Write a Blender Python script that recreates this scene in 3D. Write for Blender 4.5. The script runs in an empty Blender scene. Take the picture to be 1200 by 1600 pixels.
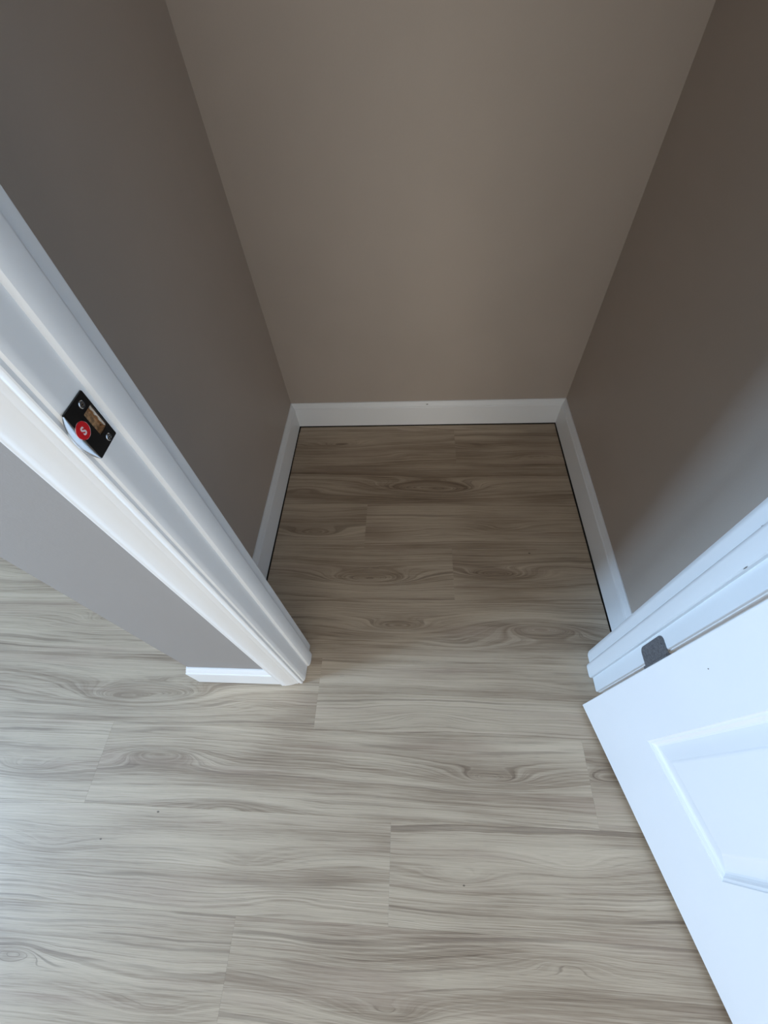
import bpy, bmesh, math, random
from mathutils import Vector, Matrix
SC = bpy.context.scene
COL = SC.collection

# ------------------------------------------------------------------ camera
cam_d = bpy.data.cameras.new('camera'); cam = bpy.data.objects.new('camera', cam_d); COL.objects.link(cam)
cam.location = (0, 0, 1.2)
cam.rotation_euler = (math.radians(34.6461), math.radians(3.4721), math.radians(2.4211))
cam_d.sensor_fit = 'HORIZONTAL'; cam_d.sensor_width = 36.0
cam_d.lens = 36.0 * 652.685 / 1200.0
cam_d.clip_start = 0.01
SC.camera = cam

# ------------------------------------------------------------------ world, lights, exposure
SC.view_settings.view_transform = 'Standard'
SC.view_settings.look = 'None'
SC.view_settings.gamma = 1.0
SC.view_settings.use_curve_mapping = False
SC.view_settings.exposure = 0.0
w = bpy.data.worlds.new('sky'); SC.world = w; w.use_nodes = True
bg = w.node_tree.nodes['Background']
bg.inputs['Color'].default_value = (0.62, 0.78, 1.0, 1); bg.inputs['Strength'].default_value = 0.15

def area(name, loc, rot, sx, sy, col, power):
    d = bpy.data.lights.new(name, 'AREA'); d.shape = 'RECTANGLE'; d.size = sx; d.size_y = sy
    d.color = col; d.energy = power
    o = bpy.data.objects.new(name, d); COL.objects.link(o); o.location = loc; o.rotation_euler = rot
    return o
# daylight falling through the wide window in the left wall of the room
area('window_daylight', (-3.38, -0.62, 1.2), (0, -math.pi/2, 0), 1.9, 0.85, (0.46, 0.69, 1.0), 215)
# softer daylight through the wide window opposite the closet
area('garden_daylight', (0.30, -2.98, 0.75), (math.pi/2, 0, 0), 3.5, 1.4, (1.0, 0.955, 0.875), 63)

CEIL = 2.45

# ------------------------------------------------------------------ node helpers
class NT:
    def __init__(s, name):
        s.m = bpy.data.materials.new(name); s.m.use_nodes = True
        s.t = s.m.node_tree; s.n = s.t.nodes; s.b = s.n['Principled BSDF']
    def link(s, a, b): s.t.links.new(a, b)
    def _set(s, sock, v):
        if isinstance(v, bpy.types.NodeSocket): s.link(v, sock)
        elif v is not None: sock.default_value = v
    def math(s, op, a, b=None, c=None, clamp=False):
        n = s.n.new('ShaderNodeMath'); n.operation = op; n.use_clamp = clamp
        for i, v in enumerate((a, b, c)):
            if v is not None: s._set(n.inputs[i], v)
        return n.outputs[0]
    def add(s, a, b): return s.math('ADD', a, b)
    def sub(s, a, b): return s.math('SUBTRACT', a, b)
    def mul(s, a, b): return s.math('MULTIPLY', a, b)
    def div(s, a, b): return s.math('DIVIDE', a, b)
    def xyz(s, x, y, z=0.0):
        n = s.n.new('ShaderNodeCombineXYZ')
        for i, v in enumerate((x, y, z)): s._set(n.inputs[i], v)
        return n.outputs[0]
    def sep(s, v):
        n = s.n.new('ShaderNodeSeparateXYZ'); s._set(n.inputs[0], v); return n.outputs
    def noise(s, vec=None, scale=1.0, detail=2.0, rough=0.5, w=None, dist=0.0):
        n = s.n.new('ShaderNodeTexNoise')
        if w is not None: n.noise_dimensions = '1D'; s._set(n.inputs['W'], w)
        else: s._set(n.inputs['Vector'], vec)
        n.inputs['Scale'].default_value = scale; n.inputs['Detail'].default_value = detail
        n.inputs['Roughness'].default_value = rough; n.inputs['Distortion'].default_value = dist
        return n.outputs['Fac']
    def rng(s, v, a, b, c=0.0, d=1.0, smooth=True):
        n = s.n.new('ShaderNodeMapRange'); n.interpolation_type = 'SMOOTHSTEP' if smooth else 'LINEAR'
        s._set(n.inputs[0], v)
        for i, x in enumerate((a, b, c, d)): n.inputs[i+1].default_value = x
        return n.outputs[0]
    def attr(s, name):
        n = s.n.new('ShaderNodeAttribute'); n.attribute_type = 'OBJECT'; n.attribute_name = name
        return n
    def mix(s, f, a, b, mode='MIX'):
        n = s.n.new('ShaderNodeMix'); n.data_type = 'RGBA'; n.blend_type = mode
        s._set(n.inputs[0], f); s._set(n.inputs[6], a); s._set(n.inputs[7], b)
        return n.outputs[2]
    def obj(s):
        n = s.n.new('ShaderNodeTexCoord'); return n.outputs['Object']
    def geo(s):
        n = s.n.new('ShaderNodeNewGeometry'); return n.outputs['Position']
    def bump(s, h, strength, dist):
        n = s.n.new('ShaderNodeBump'); n.inputs['Strength'].default_value = strength
        n.inputs['Distance'].default_value = dist; s._set(n.inputs['Height'], h)
        s.link(n.outputs[0], s.b.inputs['Normal'])
def C(r, g, b): return (r, g, b, 1.0)

def paint(name, col, rough, mott=0.04, tex=0.0, spec=0.5):
    t = NT(name)
    p = t.geo()
    f = t.noise(p, 2.3, 3, 0.6)
    c2 = tuple(x * (1 - mott) for x in col)
    c1 = tuple(min(1, x * (1 + mott)) for x in col)
    t.link(t.mix(t.rng(f, 0.3, 0.7), C(*c2), C(*c1)), t.b.inputs['Base Color'])
    t.b.inputs['Roughness'].default_value = rough
    t.b.inputs['Specular IOR Level'].default_value = spec
    if tex: t.bump(t.noise(p, 260, 2, 0.6), tex, 0.0006)
    return t.m
def plain(name, col, rough=0.4, metal=0.0, noise=0.0, nscale=200):
    t = NT(name)
    if noise:
        f = t.noise(t.geo(), nscale, 3, 0.6)
        t.link(t.mix(t.rng(f, 0.3, 0.7), C(*[x*(1-noise) for x in col]), C(*[min(1, x*(1+noise)) for x in col])), t.b.inputs['Base Color'])
    else: t.b.inputs['Base Color'].default_value = C(*col)
    t.b.inputs['Roughness'].default_value = rough; t.b.inputs['Metallic'].default_value = metal
    return t.m

M = {}
M['closet'] = paint('taupe_wall_paint', (0.425, 0.357, 0.298), 0.55, 0.03, 0.25)
M['room'] = paint('taupe_paint_light_tinted', (0.292, 0.270, 0.252), 0.55, 0.015, 0.25)  # wall paint greyed so the cooler room light sits in its colour
M['trim'] = paint('white_trim_paint', (0.82, 0.82, 0.81), 0.38, 0.015)
M['doorwhite'] = paint('white_door_paint', (0.80, 0.80, 0.80), 0.42, 0.01)
M['ceil'] = paint('white_ceiling_paint', (0.82, 0.81, 0.79), 0.8, 0.01, 0.2)
M['black'] = plain('dark_reflection_plate', (0.006, 0.007, 0.008), 0.16)  # the dark reflection on the metal plate is put into this near-black
M['steel'] = plain('polished_steel', (0.72, 0.76, 0.80), 0.12, 1.0)
M['screw'] = plain('screw_steel', (0.30, 0.31, 0.32), 0.35, 1.0)
M['screwdark'] = plain('screw_recess', (0.03, 0.03, 0.03), 0.5)
M['red'] = plain('red_sticker', (0.62, 0.006, 0.012), 0.4)
M['pink'] = plain('white_sticker_print', (0.82, 0.70, 0.70), 0.5)
M['pale'] = plain('torn_pale_paint', (0.66, 0.60, 0.52), 0.7, 0, 0.15, 500)
M['hinge'] = plain('grey_hinge_metal', (0.20, 0.20, 0.21), 0.45, 0.5, 0.25, 300)
M['chip'] = plain('dark_chip', (0.16, 0.14, 0.12), 0.8)
M['subfloor'] = plain('dark_subfloor', (0.03, 0.026, 0.022), 0.9, 0, 0.2, 20)
M['rawwood'] = plain('raw_wood', (0.40, 0.22, 0.10), 0.75, 0, 0.45, 350)
M['vinyl'] = plain('window_frame_white', (0.8, 0.8, 0.8), 0.4)

def wood():
    t = NT('oak_plank')
    x, y, _ = t.sep(t.obj())
    seed = t.attr('seed').outputs['Fac']
    sx = t.mul(seed, 37.0); sy = t.mul(seed, 61.0)
    n1 = t.sub(t.noise(t.xyz(t.add(t.mul(x, 1.1), sx), t.add(t.mul(y, 5.0), sy)), 1, 1, 0.5), 0.5)
    n2 = t.sub(t.noise(t.xyz(t.add(t.mul(x, 4.2), sy), t.add(t.mul(y, 17), sx)), 1, 2, 0.5), 0.5)
    n3 = t.sub(t.noise(t.xyz(t.add(t.mul(x, 22), sy), t.add(t.mul(y, 80), sx)), 1, 2, 0.5), 0.5)
    F = t.add(t.add(y, t.mul(n1, 0.060)), t.add(t.mul(n2, 0.015), t.mul(n3, 0.0024)))
    core = None
    for k in ('knot_a', 'knot_b', 'knot_c'):
        kx, ky, ka = t.sep(t.attr(k).outputs['Vector'])
        dx = t.add(t.sub(x, kx), t.mul(n2, 0.05))
        dy = t.add(t.sub(y, ky), t.mul(n2, 0.012))
        q = t.add(t.math('POWER', t.math('ABSOLUTE', t.div(dx, 0.105)), 2.0), t.math('POWER', t.math('ABSOLUTE', t.div(dy, 0.0205)), 2.0))
        bump = t.div(ka, t.add(q, 1.0))
        F = t.add(F, bump)
        c = t.mul(t.rng(t.math('ABSOLUTE', bump), 0.012, 0.05), 1.0)
        core = c if core is None else t.math('MAXIMUM', core, c)
    sW = t.mul(seed, 113.0)
    b1 = t.noise(w=t.add(t.mul(F, 30.0), sW), detail=3, rough=0.6)
    b4 = t.noise(w=t.add(t.mul(F, 120.0), t.mul(sW, 2.3)), detail=1.5, rough=0.5)
    b2 = t.noise(w=t.add(t.mul(F, 210.0), sW), detail=2, rough=0.6)
    b3 = t.noise(w=t.add(t.mul(F, 70.0), t.mul(sW, 1.7)), detail=1, rough=0.5)
    fib = t.noise(t.xyz(t.add(t.mul(x, 7), sx), t.add(t.mul(y, 480), sy)), 1, 3, 0.6)
    pore = t.noise(t.xyz(t.add(t.mul(x, 24), sy), t.add(t.mul(y, 800), sx)), 1, 1, 0.5)
    tone = t.noise(t.xyz(t.add(t.mul(x, 1.8), sy), t.add(t.mul(y, 10), sx)), 1, 2, 0.5)
    brk = t.noise(t.xyz(t.add(t.mul(x, 2.6), t.mul(sx, 1.3)), t.add(t.mul(y, 12), t.mul(sy, 1.7))), 1, 1, 0.5)
    v = t.add(t.mul(t.rng(b1, 0.26, 0.66, smooth=False), t.add(0.16, t.mul(t.rng(brk, 0.35, 0.65), 0.34))), t.mul(t.rng(b2, 0.25, 0.75, smooth=False), 0.28))
    v = t.add(v, t.mul(t.rng(fib, 0.28, 0.72, smooth=False), 0.40))
    v = t.add(v, t.mul(t.sub(tone, 0.5), 0.60))
    v = t.add(v, t.attr('tone').outputs['Fac'])
    v = t.sub(t.add(v, 0.045), t.mul(core, 0.12))
    r = t.n.new('ShaderNodeValToRGB'); t.link(v, r.inputs[0])
    e = r.color_ramp.elements
    e[0].position = 0.10; e[0].color = C(0.185, 0.125, 0.080)
    e[1].position = 0.95; e[1].color = C(0.610, 0.492, 0.358)
    a = e.new(0.36); a.color = C(0.350, 0.262, 0.180)
    a = e.new(0.60); a.color = C(0.490, 0.385, 0.275)
    col = r.outputs[0]
    # thin dark growth lines that follow the figure
    ln = t.mul(t.rng(b3, 0.36, 0.29), t.rng(t.noise(t.xyz(t.add(t.mul(x, 3), sx), t.add(t.mul(y, 16), sy)), 1, 1, 0.5), 0.42, 0.6))
    col = t.mix(t.mul(ln, 0.50), col, C(0.175, 0.122, 0.084))
    rid = t.mul(t.rng(t.math('ABSOLUTE', t.sub(b4, 0.5)), 0.0, 0.030, 1.0, 0.0), t.rng(t.noise(t.xyz(t.add(t.mul(x, 3.5), sy), t.add(t.mul(y, 24), sx)), 1, 2, 0.6), 0.40, 0.62))
    rid = t.mul(rid, t.add(0.40, t.mul(core, 0.40)))
    col = t.mix(rid, col, C(0.150, 0.100, 0.066))
    # faint rosy streaks
    rs = t.rng(t.noise(t.xyz(t.add(t.mul(x, 2.0), t.mul(sx, 2.0)), t.add(t.mul(y, 22), t.mul(sy, 2.0))), 1, 2, 0.5), 0.52, 0.75)
    col = t.mix(t.mul(rs, 0.32), col, C(0.38, 0.262, 0.197))
    # little dark pin knots
    for k in ('pin_a', 'pin_b'):
        px, py, ps = t.sep(t.attr(k).outputs['Vector'])
        d2 = t.math('SQRT', t.add(t.math('POWER', t.math('ABSOLUTE', t.mul(t.sub(x, px), 0.6)), 2.0), t.math('POWER', t.math('ABSOLUTE', t.sub(y, py)), 2.0)))
        pm = t.math('LESS_THAN', d2, ps)
        col = t.mix(t.mul(pm, 0.75), col, C(0.06, 0.04, 0.03))
    col = t.mix(t.mul(t.rng(pore, 0.36, 0.28), 0.22), col, C(0.11, 0.08, 0.06))
    t.link(col, t.b.inputs['Base Color'])
    t.link(t.rng(v, 0.2, 0.9, 0.50, 0.40), t.b.inputs['Roughness'])
    t.b.inputs['Specular IOR Level'].default_value = 0.5
    t.bump(t.add(fib, t.mul(b2, 0.5)), 0.12, 0.0006)
    return t.m
M['wood'] = wood()

# ------------------------------------------------------------------ mesh helpers
def mesh(name, bm, mats, parent=None, smooth=False, loc=None):
    bmesh.ops.recalc_face_normals(bm, faces=bm.faces)
    me = bpy.data.meshes.new(name); bm.to_mesh(me); bm.free()
    for m in (mats if isinstance(mats, (list, tuple)) else [mats]): me.materials.append(m)
    if smooth:
        for p in me.polygons: p.use_smooth = True
        me.set_sharp_from_angle(angle=math.radians(32))
    o = bpy.data.objects.new(name, me); COL.objects.link(o)
    if parent: o.parent = parent
    if loc: o.location = loc
    return o
def box(bm, x0, x1, y0, y1, z0, z1, mi=0):
    v = [bm.verts.new(p) for p in ((x0,y0,z0),(x1,y0,z0),(x1,y1,z0),(x0,y1,z0),(x0,y0,z1),(x1,y0,z1),(x1,y1,z1),(x0,y1,z1))]
    fs = [bm.faces.new([v[i] for i in q]) for q in ((3,2,1,0),(4,5,6,7),(0,1,5,4),(1,2,6,5),(2,3,7,6),(3,0,4,7))]
    for f in fs: f.material_index = mi
    return fs
def prism(bm, pts, z0, z1):
    lo = [bm.verts.new((x, y, z0)) for x, y in pts]; hi = [bm.verts.new((x, y, z1)) for x, y in pts]
    n = len(pts)
    bm.faces.new(lo[::-1]); bm.faces.new(hi)
    for i in range(n): bm.faces.new((lo[i], lo[(i+1) % n], hi[(i+1) % n], hi[i]))
def sweep(bm, path, prof):
    """profile (offset to the LEFT of the path, z) swept with mitred corners along a level path"""
    P = [Vector(p) for p in path]; n = len(P); rings = []
    for i, p in enumerate(P):
        d0 = (P[i] - P[i-1]).normalized() if i else None
        d1 = (P[i+1] - P[i]).normalized() if i < n - 1 else None
        if d0 is None: d0 = d1
        if d1 is None: d1 = d0
        n0 = Vector((-d0.y, d0.x)); n1 = Vector((-d1.y, d1.x))
        m = (n0 + n1); m = m / (m.dot(n0))
        rings.append([bm.verts.new((p.x + m.x * o, p.y + m.y * o, z)) for o, z in prof])
    k = len(prof)
    for a, b in zip(rings, rings[1:]):
        for j in range(k): bm.faces.new((a[j], a[(j+1) % k], b[(j+1) % k], b[j]))
    bm.faces.new(rings[0]); bm.faces.new(rings[-1][::-1])
def tag(o, label, cat=None, kind=None, group=None):
    o['label'] = label
    if cat: o['category'] = cat
    if kind: o['kind'] = kind
    if group: o['group'] = group
    return o
def struct(o, label, cat): return tag(o, label, cat, 'structure')
def empty(name, loc=(0, 0, 0), rz=0.0):
    o = bpy.data.objects.new(name, None); COL.objects.link(o); o.location = loc; o.rotation_euler = (0, 0, rz)
    o.empty_display_size = 0.05
    return o
def child(o, p):
    o.parent = p; return o

# ------------------------------------------------------------------ key sizes (metres)
XL, XR, YB = -0.487, 0.566, 1.267          # closet inner walls
YF, YI = 0.260, 0.360                      # front wall: room face, closet face
XO = -0.587                                # outer face of the closet's left wall
JL, JR = -0.302, 0.473                     # jamb faces
RX0, RX1, RY0, RY1 = -3.2, 2.2, -2.8, 2.4  # room
HEAD = 2.045

# ------------------------------------------------------------------ floor
bm = bmesh.new(); box(bm, RX0, RX1, RY0, RY1, -0.06, -0.0052)
floor = mesh('floor', bm, M['subfloor'])
struct(floor, 'pale oak plank floor running through the doorway into the closet', 'floor')

PW, PL = 0.180, 1.220
plank_cache = {}
def plank_mesh(x0, x1, y0, y1):
    key = tuple(round(v, 4) for v in (x0, x1, y0, y1))
    if key in plank_cache: return plank_cache[key]
    g, c, T = 0.00006, 0.00022, 0.005
    bm = bmesh.new()
    def ring(i, z): return [bm.verts.new(p) for p in ((x0+i, y0+i, z), (x1-i, y0+i, z), (x1-i, y1-i, z), (x0+i, y1-i, z))]
    a = ring(g, -T); b = ring(g, -c*0.8); d = ring(g + c, 0)
    bm.faces.new(a[::-1]); bm.faces.new(d)
    for p, q in ((a, b), (b, d)):
        for i in range(4): bm.faces.new((p[i], p[(i+1) % 4], q[(i+1) % 4], q[i]))
    me = bpy.data.meshes.new('plank'); bm.to_mesh(me); bm.free(); me.materials.append(M['wood'])
    plank_cache[key] = me
    return me
# rows: index 0 is the row whose far seam is y = 1.042; joints seen in the photograph fix each row's offset
ROW0 = 1.042
joints = {-1: 0.155, 0: 0.60, 1: -0.168, 2: 0.120, 3: 0.68, 4: -0.262, 5: 0.412, 6: -0.055, 7: -0.380}
# figure of single planks: (row, x inside plank) -> knots in world x, y, strength; tone; pins
fig = {
 (-1, -0.2): dict(knots=[(-0.276, 1.150, 0.045), (-0.02, 1.10, -0.030), (-0.44, 1.14, 0.03)], tone=-0.05),
 (-1, 0.4): dict(knots=[(0.47, 1.085, -0.05), (0.25, 1.13, 0.03)], tone=-0.08),
 (0, 0.1): dict(knots=[(0.096, 0.928, 0.095), (-0.02, 0.935, 0.04), (-0.40, 0.93, -0.03)], tone=-0.13),
 (1, -0.3): dict(knots=[(-0.34, 0.74, 0.06)], tone=-0.02),
 (1, 0.2): dict(knots=[(0.30, 0.76, 0.035), (0.12, 0.75, -0.03)], tone=-0.01),
 (2, -0.3): dict(knots=[(-0.127, 0.572, 0.095), (-0.20, 0.575, 0.03)], tone=0.02),
 (2, 0.4): dict(knots=[(0.26, 0.590, 0.065), (0.42, 0.61, -0.03)], tone=-0.03, pins=[(0.365, 0.667, 0.0022)]),
 (3, 0.0): dict(knots=[(-0.05, 0.418, 0.055), (0.36, 0.420, -0.085), (0.14, 0.37, 0.02)], tone=0.0),
 (3, -1.0): dict(knots=[(-0.95, 0.42, 0.05)], tone=0.09),
 (4, -0.6): dict(knots=[(-0.80, 0.205, 0.085), (-0.66, 0.215, 0.05), (-0.42, 0.20, -0.03)], tone=-0.02),
 (4, 0.2): dict(knots=[(0.02, 0.18, -0.025), (0.45, 0.25, 0.02)], tone=0.12),
 (5, -0.1): dict(knots=[(-0.66, 0.072, -0.060), (0.179, 0.050, 0.055), (-0.45, -0.035, -0.034)], tone=-0.02),
 (5, -1.0): dict(knots=[(-1.0, 0.03, 0.03)], tone=0.07),
 (5, 0.6): dict(knots=[(0.46, 0.06, 0.05)], tone=0.02),
 (6, -0.5): dict(knots=[(-0.86, -0.12, 0.028), (-0.38, -0.13, 0.026), (-0.28, -0.19, -0.02)], tone=0.06, pins=[(-0.615, -0.048, 0.0019), (-0.735, -0.105, 0.0017)]),
 (6, 0.3): dict(knots=[(0.10, -0.135, 0.035), (0.35, -0.10, 0.025)], tone=0.0, pins=[(0.105, -0.1455, 0.0015)]),
 (7, -0.8): dict(knots=[(-0.84, -0.295, -0.05), (-0.50, -0.36, 0.022)], tone=0.0),
 (7, 0.1): dict(knots=[(-0.05, -0.34, 0.04), (0.3, -0.25, -0.03)], tone=-0.06),
}
rnd = random.Random(5)
for row in range(-8, 22):
    y1 = ROW0 - row * PW; y0 = y1 - PW
    ya, yb = max(y0, RY0), min(y1, RY1)
    if yb - ya < 0.01: continue
    j = joints.get(row, rnd.uniform(-0.6, 0.6))
    k = math.floor((RX0 - j) / PL)
    while j + k * PL < RX1:
        x0 = j + k * PL; x1 = x0 + PL; k += 1
        xa, xb = max(x0, RX0), min(x1, RX1)
        if xb - xa < 0.01: continue
        if ya > 1.26 and xa > -0.55: continue          # behind the closet: nothing there
        cx, cy = (x0 + x1) / 2, (y0 + y1) / 2
        yc = yb
        pieces = [(xa, xb)]
        if ya > 0.30 and ya < 1.26:                   # cut to the closet walls, with an open expansion gap at the baseboards
            gl_, gr_ = -0.4708 + rnd.uniform(-0.001, 0.0006), 0.5497 + rnd.uniform(-0.0006, 0.001)
            pieces = [(max(xa, RX0), min(xb, -0.535)), (max(xa, gl_), min(xb, gr_)), (max(xa, 0.62), xb)]
            pieces = [p for p in pieces if p[1] - p[0] > 0.004]
        for xa, xb in pieces:
          yb = min(yc, 1.2520) if (ya > 0.30 and xa > -0.5 and xb < 0.6) else yc
          o = bpy.data.objects.new('plank', plank_mesh(xa - cx, xb - cx, ya - cy, yb - cy)); COL.objects.link(o)
          o.parent = floor; o.location = (cx, cy, 0)
          f = next((v for (r, fx), v in fig.items() if r == row and x0 < fx < x1), None)
          if f is None:
              f = dict(knots=[(rnd.uniform(x0, x1), rnd.uniform(y0, y1), rnd.choice((-1, 1)) * rnd.uniform(0.02, 0.05)) for _ in range(2)], tone=rnd.uniform(-0.04, 0.05))
          o['seed'] = rnd.random(); o['tone'] = float(f.get('tone', 0))
          kn = list(f['knots']) + [None] * 3
          for nm, q in zip(('knot_a', 'knot_b', 'knot_c'), kn): o[nm] = [q[0]-cx, q[1]-cy, q[2]] if q else [0.0, 9.0, 0.0]
          pn = list(f.get('pins', [])) + [None] * 2
          for nm, q in zip(('pin_a', 'pin_b'), pn): o[nm] = [q[0]-cx, q[1]-cy, q[2]] if q else [0.0, 9.0, 0.0]

# ------------------------------------------------------------------ walls and ceiling
def paint_faces(bm, test):
    bm.normal_update()
    for f in bm.faces: f.material_index = 1 if test(f.calc_center_median(), f.normal) else 0
bm = bmesh.new(); box(bm, XO, XL, YI, RY1, 0, CEIL); paint_faces(bm, lambda c, n: n.x > 0.5)
struct(mesh('wall_left', bm, [M['room'], M['closet']]), 'taupe side wall of the closet, beside the strike jamb', 'wall')
bm = bmesh.new(); box(bm, XL, XR, YB, YB + 0.1, 0, CEIL)
struct(mesh('wall_back', bm, [M['closet']]), 'taupe back wall of the closet facing the doorway', 'wall')
bm = bmesh.new(); box(bm, XR, XR + 0.1, YI, YB + 0.1, 0, CEIL)
struct(mesh('wall_right', bm, [M['closet']]), 'taupe side wall of the closet, beside the hinge jamb', 'wall')
bm = bmesh.new()
box(bm, XO, JL - 0.02, YF, YI, 0, CEIL); box(bm, JR + 0.02, RX1, YF, YI, 0, CEIL); box(bm, JL - 0.02, JR + 0.02, YF, YI, HEAD + 0.02, CEIL)
paint_faces(bm, lambda c, n: n.y > 0.5)
struct(mesh('wall_front', bm, [M['room'], M['closet']]), 'greyed taupe wall around the closet doorway with an outside corner', 'wall')
VX0, VX1, VZ0, VZ1 = -1.45, 2.05, 0.05, 1.45
bm = bmesh.new(); Y0, Y1 = RY0 - 0.1, RY0
box(bm, RX0 - 0.1, VX0, Y0, Y1, 0, CEIL); box(bm, VX1, RX1 + 0.1, Y0, Y1, 0, CEIL)
box(bm, VX0, VX1, Y0, Y1, 0, VZ0); box(bm, VX0, VX1, Y0, Y1, VZ1, CEIL)
struct(mesh('wall_rear', bm, M['room']), 'greyed taupe room wall with a wide window opposite the closet', 'wall')
bm = bmesh.new(); box(bm, RX1, RX1 + 0.1, RY0, YI, 0, CEIL)
struct(mesh('wall_room_right', bm, M['room']), 'greyed taupe room wall behind the open door', 'wall')
bm = bmesh.new(); box(bm, RX0 - 0.1, XO, RY1, RY1 + 0.1, 0, CEIL)
struct(mesh('wall_far', bm, M['room']), 'greyed taupe wall at the far end past the outside corner', 'wall')
WY0, WY1, WZ0, WZ1 = -1.04, -0.20, 0.25, 2.15
bm = bmesh.new(); X0, X1 = RX0 - 0.1, RX0
box(bm, X0, X1, RY0, WY0, 0, CEIL); box(bm, X0, X1, WY1, RY1, 0, CEIL)
box(bm, X0, X1, WY0, WY1, 0, WZ0); box(bm, X0, X1, WY0, WY1, WZ1, CEIL)
struct(mesh('wall_room_left', bm, M['room']), 'greyed taupe room wall with the wide window', 'wall')
bm = bmesh.new(); box(bm, RX0 - 0.1, RX1 + 0.1, RY0 - 0.1, RY1 + 0.1, CEIL, CEIL + 0.08)
struct(mesh('ceiling', bm, M['ceil']), 'flat white ceiling over room and closet', 'ceiling')
# windows
gl = NT('window_glass'); tr = gl.n.new('ShaderNodeBsdfTransparent'); mx = gl.n.new('ShaderNodeMixShader'); mx.inputs[0].default_value = 0.06
gs = gl.n.new('ShaderNodeBsdfGlossy'); gs.inputs['Roughness'].default_value = 0.02
gl.link(tr.outputs[0], mx.inputs[1]); gl.link(gs.outputs[0], mx.inputs[2]); gl.link(mx.outputs[0], gl.n['Material Output'].inputs['Surface'])
def window(name, loc, rz, width, height, label):
    win = struct(empty(name, loc, rz), label, 'window'); hw, hh = width / 2, height
    bm = bmesh.new()
    for a in ((-0.03, 0.03, -hw, -hw + 0.05, 0, hh), (-0.03, 0.03, hw - 0.05, hw, 0, hh), (-0.03, 0.03, -hw + 0.05, hw - 0.05, 0, 0.05), (-0.03, 0.03, -hw + 0.05, hw - 0.05, hh - 0.05, hh), (-0.03, 0.03, -0.03, 0.03, 0.05, hh - 0.05)): box(bm, *a)
    mesh('window_frame', bm, M['vinyl'], win)
    for s in (-1, 1):
        bm = bmesh.new(); a, b = sorted((s * 0.03, s * (hw - 0.05))); box(bm, -0.003, 0.003, a, b, 0.05, hh - 0.05)
        mesh('pane', bm, gl.m, win)
window('window_1', (RX0 - 0.05, (WY0 + WY1) / 2, WZ0), 0, WY1 - WY0, WZ1 - WZ0, 'white framed window in the side wall of the room')
window('window_2', ((VX0 + VX1) / 2, RY0 - 0.05, VZ0), math.pi / 2, VX1 - VX0, VZ1 - VZ0, 'wide white framed window opposite the closet')

# ------------------------------------------------------------------ baseboards
BT = 0.0125
bprof = [(0, 0.0035), (BT, 0.0035), (BT, 0.091), (BT - 0.0008, 0.0935), (0.0095, 0.0955), (0.0090, 0.0985), (0.0060, 0.1080), (0.0045, 0.1105), (0.0040, 0.1140), (0.0022, 0.1155), (0, 0.1155)]
def base(name, path, label, ends):
    """one run of baseboard along a wall; ends = (mitre start, mitre end) as +1 inside, -1 outside, 0 square"""
    bm = bmesh.new(); a, b = Vector(path[0]), Vector(path[1]); d = (b - a).normalized(); nrm = Vector((-d.y, d.x)); R = []
    for p, s, e in ((a, 1, ends[0]), (b, -1, ends[1])):
        R.append([bm.verts.new((p.x + nrm.x*o + d.x*s*e*o, p.y + nrm.y*o + d.y*s*e*o, z)) for o, z in bprof])
    k = len(bprof)
    for j in range(k): bm.faces.new((R[0][j], R[0][(j+1) % k], R[1][(j+1) % k], R[1][j]))
    bm.faces.new(R[0]); bm.faces.new(R[1][::-1])
    return struct(mesh(name, bm, M['trim']), label, 'baseboard')
base('baseboard_left', ((XL, YB), (XL, YI)), 'white baseboard along the closet wall beside the strike jamb', (1, 0))
bb = base('baseboard_back', ((XR, YB), (XL, YB)), 'white baseboard along the back wall of the closet', (1, 1))
base('baseboard_right', ((XR, YI), (XR, YB)), 'white baseboard along the closet wall beside the hinge jamb', (0, 1))
base('baseboard_far', ((XO, RY1), (RX0, RY1)), 'white baseboard on the far wall past the outside corner', (0, 0))
bm = bmesh.new(); sweep(bm, [(-0.3663, YF), (XO, YF), (XO, RY1 - BT)], [(o, max(z, 0.006)) for o, z in bprof])
fb = mesh('baseboard_front', bm, M['trim'])
struct(fb, 'short white baseboard wrapping the outside corner next to the door casing', 'baseboard')

# ------------------------------------------------------------------ door frame: jambs, stops, casing
frame = empty('trim_1', ((JL + JR) / 2, (YF + YI) / 2, 0))
struct(frame, 'white painted door frame with stops and moulded casing around the closet doorway', 'door frame')
FM = Matrix.Translation(-frame.location)
def fpart(name, bm, mats=M['trim'], smooth=True):
    bm.transform(FM); return mesh(name, bm, mats, frame, smooth)
# strike-side jamb, with the latch pocket cut into it
LJ = [(JL - 0.02, 0.2600), (JL - 0.0055, 0.2585), (JL - 0.0025, 0.2600), (JL - 0.0006, 0.2640), (JL, 0.2690), (JL, 0.3555), (JL - 0.001, 0.3590), (JL - 0.004, 0.3605), (JL - 0.02, 0.3605)]
PK = (0.2762, 0.2915, 0.9285, 0.9545)     # y0 y1 z0 z1 of the pocket
LJn = LJ[:5] + [(JL, PK[0]), (JL - 0.014, PK[0]), (JL - 0.014, PK[1]), (JL, PK[1])] + LJ[5:]
bm = bmesh.new(); prism(bm, LJ, 0.0015, PK[2]); prism(bm, LJn, PK[2], PK[3]); prism(bm, LJ, PK[3], HEAD)
fpart('jamb', bm)
RJ = [(JR + 0.02, 0.2540), (JR + 0.003, 0.2540), (JR + 0.0008, 0.2550), (JR, 0.2575), (JR, 0.3480), (JR + 0.0015, 0.3535), (JR + 0.0055, 0.3600), (JR + 0.02, 0.3605)]
bm = bmesh.new(); prism(bm, RJ, 0.0015, HEAD); fpart('jamb', bm)
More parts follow.
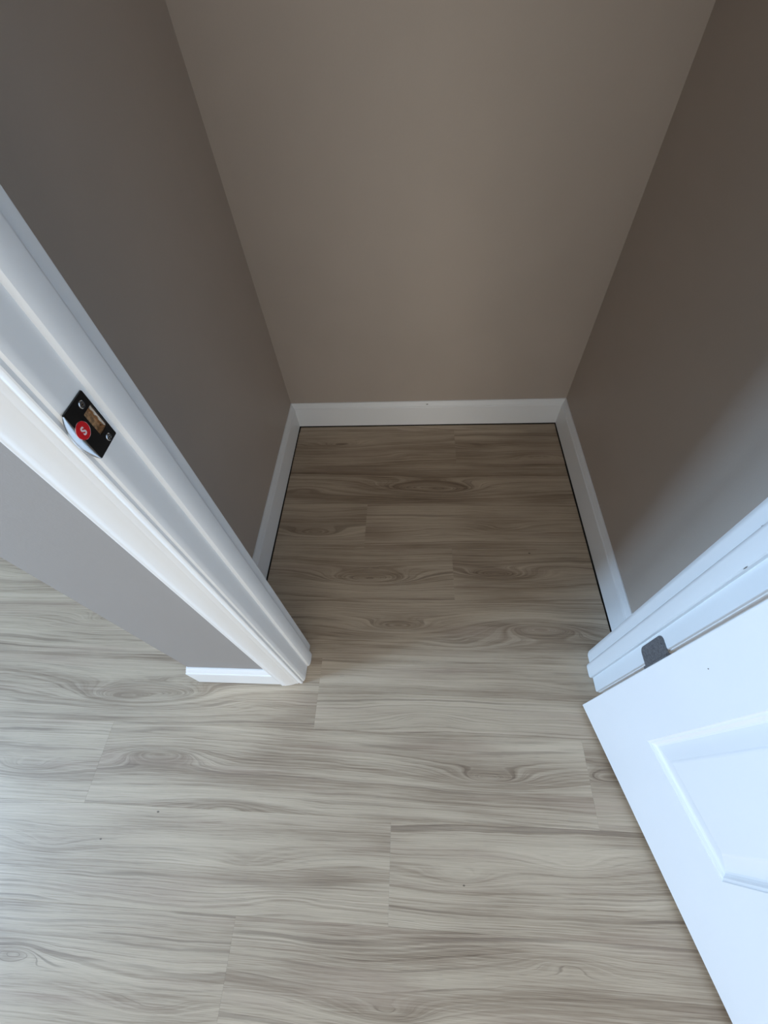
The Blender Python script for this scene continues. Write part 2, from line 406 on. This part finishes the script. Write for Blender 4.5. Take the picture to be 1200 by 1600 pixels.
bm = bmesh.new(); box(bm, JL - 0.02, JR + 0.02, 0.2575, 0.3605, HEAD, HEAD + 0.02); fpart('jamb', bm)
LS = [(JL, 0.2990), (-0.2985, 0.2995), (-0.2962, 0.3010), (-0.2946, 0.3050), (-0.2936, 0.3110), (-0.2932, 0.3160), (-0.2934, 0.3300), (-0.2945, 0.3335), (-0.3000, 0.3395), (JL, 0.3420)]
bm = bmesh.new(); prism(bm, LS, 0.0015, HEAD - 0.01); fpart('door_stop', bm)
RS = [(JR, 0.2890), (0.4665, 0.2895), (0.4645, 0.2915), (0.4637, 0.2960), (0.4634, 0.3170), (0.4642, 0.3210), (0.4680, 0.3255), (JR, 0.3285)]
bm = bmesh.new(); prism(bm, RS, 0.0015, HEAD - 0.01); fpart('door_stop', bm)
bm = bmesh.new(); box(bm, JL, JR, 0.2945, 0.3350, HEAD - 0.010, HEAD); fpart('door_stop', bm)
# casing profile: distance from the inner edge, height off the wall
CP = [(0, 0), (0, 0.0060), (0.0012, 0.0072), (0.0045, 0.0078), (0.0075, 0.0074), (0.0092, 0.0066), (0.0112, 0.0067), (0.0150, 0.0086), (0.0172, 0.0084), (0.0185, 0.0088), (0.0210, 0.0097), (0.0225, 0.0100), (0.0260, 0.0112), (0.0330, 0.0128), (0.0430, 0.0146), (0.0490, 0.0152), (0.0515, 0.0146), (0.0530, 0.0150), (0.0560, 0.0152), (0.0578, 0.0142), (0.0585, 0.0120), (0.0585, 0)]
CX0, CX1 = -0.3078, JR + 0.0058
CT = HEAD + 0.006
bm = bmesh.new(); prism(bm, [(CX0 - u, YF - h) for u, h in CP], 0.0015, CT); fpart('casing', bm)
bm = bmesh.new(); prism(bm, [(CX1 + u, YF - h) for u, h in CP], 0.0015, CT); fpart('casing', bm)
bm = bmesh.new()
lo = [bm.verts.new((CX0 - u, YF - h, CT + u)) for u, h in CP]; hi = [bm.verts.new((CX1 + u, YF - h, CT + u)) for u, h in CP]
for i in range(len(CP)): bm.faces.new((lo[i], lo[(i+1) % len(CP)], hi[(i+1) % len(CP)], hi[i]))
bm.faces.new(lo); bm.faces.new(hi[::-1])
fpart('casing', bm)
# small paint chips on the hinge jamb
def chip(x, y, z, l, h, axis, parent, inv):
    bm = bmesh.new(); bmesh.ops.create_icosphere(bm, subdivisions=1, radius=1)
    bm.transform(Matrix.Translation((x, y, z)) @ Matrix.Diagonal((axis[0], axis[1], axis[2], 1)))
    bm.transform(inv); return mesh('paint_chip', bm, M['chip'], parent, True)
chip(JR, 0.3285, 0.690, 0, 0, (0.0006, 0.0012, 0.0035), frame, FM)
chip(0.4655, 0.2905, 0.640, 0, 0, (0.0008, 0.0010, 0.0055), frame, FM)

# ------------------------------------------------------------------ strike plate on the jamb
def strike():
    y0, y1, z0, z1 = 0.2585, 0.2930, 0.9150, 0.9695
    cy, cz = (y0 + y1) / 2, (z0 + z1) / 2
    r = empty('strike_plate', (JL, cy, cz))
    tag(r, 'strike plate, dark reflection in its colour, with a red sticker on the white door jamb', 'strike plate')
    T = 0.0014
    # plate: outline with latch hole
    def ringpts(a0, a1, b0, b1, rad, n=4):
        pts = []
        for (qx, qz, s) in ((a1 - rad, b1 - rad, 0), (a0 + rad, b1 - rad, 90), (a0 + rad, b0 + rad, 180), (a1 - rad, b0 + rad, 270)):
            for i in range(n + 1):
                t = math.radians(s + 90 * i / n); pts.append((qx + rad * math.cos(t), qz + rad * math.sin(t)))
        return pts
    out = ringpts(y0 - cy, y1 - cy, z0 - cz, z1 - cz, 0.0012); inn = ringpts(PK[0] - cy, PK[1] - cy, PK[2] - cz, PK[3] - cz, 0.0015)
    bm = bmesh.new(); n = len(out)
    L = [[bm.verts.new((x, p[0], p[1])) for p in pts] for pts, x in ((out, 0.0), (out, T * 0.6), ([(p[0]*0.985, p[1]*0.99) for p in out], T), (inn, T), (inn, -0.001))]
    for a, b in zip(L, L[1:]):
        for i in range(n): bm.faces.new((a[i], a[(i+1) % n], b[(i+1) % n], b[i]))
    mesh('plate', bm, M['black'], r)
    # curved lip that bends round the jamb edge
    bm = bmesh.new(); N = 20; K = 7; top = []; bot = []
    for i in range(N + 1):
        t = -1 + 2 * i / N; zz = (z0 - cz) + 0.001 + (z1 - z0 - 0.002) * i / N
        reach = 0.0010 + 0.0064 * (1 - abs(t) ** 2.2)
        ta, ba = [], []
        for k in range(K + 1):
            u = k / K
            yy = (y0 - cy) + 0.0002 - reach * u
            xx = T - 0.0034 * u ** 2 * reach / 0.0074
            ta.append(bm.verts.new((xx, yy, zz))); ba.append(bm.verts.new((xx - 0.0012, yy + 0.0002, zz)))
        top.append(ta); bot.append(ba)
    for i in range(N):
        for k in range(K):
            bm.faces.new((top[i][k], top[i+1][k], top[i+1][k+1], top[i][k+1]))
            bm.faces.new((bot[i][k], bot[i][k+1], bot[i+1][k+1], bot[i+1][k]))
        bm.faces.new((top[i][K], top[i+1][K], bot[i+1][K], bot[i][K])); bm.faces.new((top[i][0], bot[i][0], bot[i+1][0], top[i+1][0]))
    for i in (0, N):
        for k in range(K): bm.faces.new((top[i][k], top[i][k+1], bot[i][k+1], bot[i][k]))
    o = mesh('lip', bm, M['steel'], r, True); o['label'] = 'bright polished curved lip'
    # bare wood inside the latch pocket
    bm = bmesh.new(); a0, a1, b0, b1 = PK[0]-cy+0.0002, PK[1]-cy-0.0002, PK[2]-cz+0.0002, PK[3]-cz-0.0002; dep = -0.0055
    box(bm, dep - 0.001, dep, a0, a1, b0, b1)
    for q in ((a0, a0+0.0004, b0, b1), (a1-0.0004, a1, b0, b1), (a0, a1, b0, b0+0.0004), (a0, a1, b1-0.0004, b1)): box(bm, dep, -0.0004, *q)
    o = mesh('latch_pocket', bm, M['rawwood'], r); o['label'] = 'bare brown wood showing in the latch hole'
    # torn pale paint edge along the far side of the hole
    bm = bmesh.new(); rr = random.Random(3); nseg = 12; vs = []
    for i in range(nseg + 1):
        zz = b0 + (b1 - b0) * i / nseg; wdt = 0.0012 + 0.0026 * rr.random() * (0.4 + 0.6 * math.sin(math.pi * i / nseg))
        vs.append([bm.verts.new((xq, yq, zz)) for xq, yq in ((-0.0006, a1), (-0.0006, a1 - wdt), (-0.0020, a1 - wdt * 0.8), (-0.0020, a1))])
    for p, q in zip(vs, vs[1:]):
        for k in range(4): bm.faces.new((p[k], p[(k+1) % 4], q[(k+1) % 4], q[k]))
    bm.faces.new(vs[0]); bm.faces.new(vs[-1][::-1])
    o = mesh('paint_edge', bm, M['pale'], r); o['label'] = 'torn pale paint edge in the latch hole'
    # screws
    for zz in (0.9615, 0.9207):
        bm = bmesh.new(); rad = 0.0038; nn = 24; rings = []
        for q, h in ((1.0, 0.0), (1.0, 0.0003), (0.86, 0.0008), (0.70, 0.0005), (0.0, 0.0006)):
            rings.append([bm.verts.new((T + h, 0.2822 - cy + rad*q*math.cos(2*math.pi*i/nn), zz - cz + rad*q*math.sin(2*math.pi*i/nn))) for i in range(nn)] if q else [bm.verts.new((T + h, 0.2822 - cy, zz - cz))])
        for a, b in zip(rings, rings[1:]):
            for i in range(nn):
                if len(b) == 1: bm.faces.new((a[i], a[(i+1) % nn], b[0]))
                else: bm.faces.new((a[i], a[(i+1) % nn], b[(i+1) % nn], b[i]))
        for fc in bm.faces:
            c = fc.calc_center_median(); d = math.hypot(c.y - (0.2822 - cy), c.z - (zz - cz))
            fc.material_index = 1 if d < rad * 0.80 else 0
        s = mesh('screw', bm, [M['steel'], M['screwdark']], r)
        bm = bmesh.new()
        for ang in (40, 130):
            b2 = bmesh.new(); box(b2, T + 0.0004, T + 0.0009, -0.0022, 0.0022, -0.0007, 0.0007)
            b2.transform(Matrix.Translation((0, 0.2822 - cy, zz - cz)) @ Matrix.Rotation(math.radians(ang), 4, 'X'))
            tmp = bpy.data.meshes.new('t'); b2.to_mesh(tmp); b2.free(); bm.from_mesh(tmp); bpy.data.meshes.remove(tmp)
        mesh('cross_slot', bm, M['steel'], s)
    # red round sticker, letter S
    bm = bmesh.new(); nn = 36; R_ = 0.0084; sy_, sz_ = 0.2638 - cy, 0.9472 - cz
    def follow(yy):      # the sticker bends down over the lip
        e = max(0.0, (y0 - cy) - yy); return T + 0.00035 - 0.0034 * (e / 0.0074) ** 2
    rings = []
    for q in (1.0, 0.75, 0.5, 0.25):
        rings.append([bm.verts.new((follow(sy_ + R_*q*math.cos(2*math.pi*i/nn)), sy_ + R_*q*math.cos(2*math.pi*i/nn), sz_ + R_*q*math.sin(2*math.pi*i/nn))) for i in range(nn)])
    cpt = bm.verts.new((follow(sy_), sy_, sz_))
    for a, b in zip(rings, rings[1:]):
        for i in range(nn): bm.faces.new((a[i], a[(i+1) % nn], b[(i+1) % nn], b[i]))
    for i in range(nn): bm.faces.new((rings[-1][i], rings[-1][(i+1) % nn], cpt))
    ext = bmesh.ops.extrude_face_region(bm, geom=list(bm.faces))
    for v in ext['geom']:
        if isinstance(v, bmesh.types.BMVert): v.co.x += 0.00025
    rim = bmesh.new(); ra, rb = [], []
    for i in range(nn):
        t = 2*math.pi*i/nn; k1 = 1.0 + 0.07 * max(0.0, math.cos(t + math.radians(40))) + 0.012 * math.sin(9 * t)
        for lst, q in ((ra, 0.93), (rb, k1)):
            yy = sy_ + R_*q*math.cos(t); lst.append((follow(yy), yy, sz_ + R_*q*math.sin(t)))
    va = [[rim.verts.new((p[0] + h, p[1], p[2])) for p in lst] for lst, h in ((ra, 0.00005), (rb, 0.00005), (rb, -0.0003), (ra, -0.0003))]
    for k in range(4):
        for i in range(nn): rim.faces.new((va[k][i], va[k][(i+1) % nn], va[(k+1) % 4][(i+1) % nn], va[(k+1) % 4][i]))
    st = mesh('sticker', bm, M['red'], r, True)
    mesh('sticker_edge', rim, M['pink'], st); st['label'] = 'red round sticker with a white letter S'
    cu = bpy.data.curves.new('letter', 'FONT'); cu.body = 'S'; cu.size = 0.0105; cu.extrude = 0.00012; cu.align_x = 'CENTER'; cu.align_y = 'CENTER'; cu.offset = 0.00035
    to = bpy.data.objects.new('letter', cu); COL.objects.link(to)
    dg = bpy.context.evaluated_depsgraph_get(); me = bpy.data.meshes.new_from_object(to.evaluated_get(dg)); bpy.data.objects.remove(to)
    me.materials.clear(); me.materials.append(M['pink'])
    # text plane XY -> jamb plane (x -> +Y, y -> +Z), facing +X
    me.transform(Matrix(((0, 0, 1, T + 0.00072), (1, 0, 0, sy_ - 0.0001), (0, 1, 0, sz_ - 0.0008), (0, 0, 0, 1))))
    lo_ = bpy.data.objects.new('letter', me); COL.objects.link(lo_); lo_.parent = st
strike()

# ------------------------------------------------------------------ the open door
DW, DH, DT = 0.762, 2.02, 0.035
door = empty('door_1', (0.4264, 0.2198, 0.015), math.atan2(-0.9631, 0.2692))
struct(door, 'white six-panel door standing open beside the closet doorway', 'door')
# local x: hinge edge -> free edge, local y: -DT... the seen face is y = 0 side facing the strike jamb
cols = ((0.108, 0.3215), (0.4405, 0.654))
rows = ((0.225, 0.800), (0.985, 1.560), (1.665, 1.905))
e = 0.0016
def door_slab():
    bm = bmesh.new()
    xs = sorted({0, DW, *[v for c in cols for v in c]}); zs = sorted({0, DH, *[v for r in rows for v in r]})
    hole = lambda i, j: any(abs(xs[i]-c[0]) < 1e-6 for c in cols) and any(abs(zs[j]-r[0]) < 1e-6 for r in rows)
    V = {}
    def vert(i, j, s):
        if (i, j, s) not in V: V[(i, j, s)] = bm.verts.new((xs[i], 0 if s == 0 else DT, zs[j]))
        return V[(i, j, s)]
    for i in range(len(xs)-1):
        for j in range(len(zs)-1):
            if hole(i, j):
                for (a, b) in (((i, j), (i+1, j)), ((i+1, j), (i+1, j+1)), ((i+1, j+1), (i, j+1)), ((i, j+1), (i, j))):
                    bm.faces.new((vert(*a, 0), vert(*b, 0), vert(*b, 1), vert(*a, 1)))
                continue
            for s in (0, 1):
                q = [vert(i, j, s), vert(i+1, j, s), vert(i+1, j+1, s), vert(i, j+1, s)]
                bm.faces.new(q if s == 0 else q[::-1])
    for i in range(len(xs)-1):
        for j in (0, len(zs)-1): bm.faces.new((vert(i, j, 0), vert(i+1, j, 0), vert(i+1, j, 1), vert(i, j, 1)))
    for j in range(len(zs)-1):
        for i in (0, len(xs)-1): bm.faces.new((vert(i, j, 0), vert(i, j+1, 0), vert(i, j+1, 1), vert(i, j, 1)))
    bmesh.ops.recalc_face_normals(bm, faces=bm.faces)
    # ease the outer arrises
    eds = [ed for ed in bm.edges if all((abs(v.co.x) < 1e-6) for v in ed.verts) or all(abs(v.co.x - DW) < 1e-6 for v in ed.verts)]
    eds = [ed for ed in eds if abs(ed.verts[0].co.y - ed.verts[1].co.y) < 1e-6]
    bmesh.ops.bevel(bm, geom=eds, offset=0.0018, segments=2, affect='EDGES', profile=0.6)
    return bm
mesh('door_slab', door_slab(), M['doorwhite'], door)
PP = [(0.0, 0.0), (0.0012, 0.0016), (0.0030, 0.0022), (0.0050, 0.0024), (0.0075, 0.0052), (0.0105, 0.0074), (0.0135, 0.0080), (0.0380, 0.0034), (0.0405, 0.0026), (0.0430, 0.0024)]
def panel(c, rw):
    bm = bmesh.new(); rings = {}
    for s in (0, 1):
        R = []
        for o, d in PP:
            y = d if s == 0 else DT - d
            R.append([bm.verts.new(p) for p in ((c[0]+o, y, rw[0]+o), (c[1]-o, y, rw[0]+o), (c[1]-o, y, rw[1]-o), (c[0]+o, y, rw[1]-o))])
        for a, b in zip(R, R[1:]):
            for i in range(4): bm.faces.new((a[i], a[(i+1) % 4], b[(i+1) % 4], b[i]))
        bm.faces.new(R[-1]); rings[s] = R[0]
    for i in range(4): bm.faces.new((rings[0][i], rings[0][(i+1) % 4], rings[1][(i+1) % 4], rings[1][i]))
    mesh('panel', bm, M['doorwhite'], door)
for rw in rows:
    for c in cols: panel(c, rw)
chip(0.0406, 0.0, 0.510, 0, 0, (0.0012, 0.0003, 0.0016), door, Matrix.Identity(4))
# hinges: leaf let into the jamb face, knuckle at the corner
DI = Matrix.Rotation(-door.rotation_euler.z, 4, 'Z') @ Matrix.Translation(-Vector(door.location))
def hinge(zc):
    h0, h1 = zc - 0.0460, zc + 0.0460
    ya, yb, rad = 0.2470, 0.2836, 0.012
    pts = [(ya, h0)]
    for (qy, qz, s) in ((yb - rad, h0 + rad, 270), (yb - rad, h1 - rad, 0)):
        for i in range(7):
            t = math.radians(s + 90 * i / 6); pts.append((qy + rad*math.cos(t), qz + rad*math.sin(t)))
    pts.append((ya, h1))
    bm = bmesh.new()
    a = [bm.verts.new((JR + 0.0004, y, z)) for y, z in pts]; b = [bm.verts.new((JR - 0.0014, y, z)) for y, z in pts]
    bm.faces.new(a); bm.faces.new(b[::-1])
    for i in range(len(pts)): bm.faces.new((a[i], a[(i+1) % len(pts)], b[(i+1) % len(pts)], b[i]))
    bm.transform(DI); hp = mesh('hinge', bm, M['hinge'], door); hp['label'] = 'dark grey metal hinge leaf on the jamb'
    bm = bmesh.new()
    bmesh.ops.create_cone(bm, cap_ends=True, segments=20, radius1=0.0055, radius2=0.0055, depth=h1 - h0)
    bm.transform(Matrix.Translation((JR - 0.0005, 0.2425, zc))); bm.transform(DI)
    mesh('knuckle', bm, M['hinge'], hp, True)
    for dy, dz in ((0.266, -0.032), (0.272, 0.0), (0.266, 0.032)):
        bm = bmesh.new(); bmesh.ops.create_cone(bm, cap_ends=True, segments=18, radius1=0.0040, radius2=0.0036, depth=0.0010)
        bm.transform(Matrix.Translation((JR - 0.0016, dy, zc + dz)) @ Matrix.Rotation(-math.pi/2, 4, 'Y')); bm.transform(DI)
        mesh('screw', bm, M['hinge'], hp)
for zc in (0.331, 1.03, 1.80): hinge(zc)

# nail mark on the back baseboard
bm = bmesh.new(); bmesh.ops.create_icosphere(bm, subdivisions=1, radius=1)
bm.transform(Matrix.Translation((0.047, YB - 0.0075, 0.104)) @ Matrix.Diagonal((0.0045, 0.0012, 0.0022, 1)))
mesh('nail_mark', bm, M['chip'], bb)
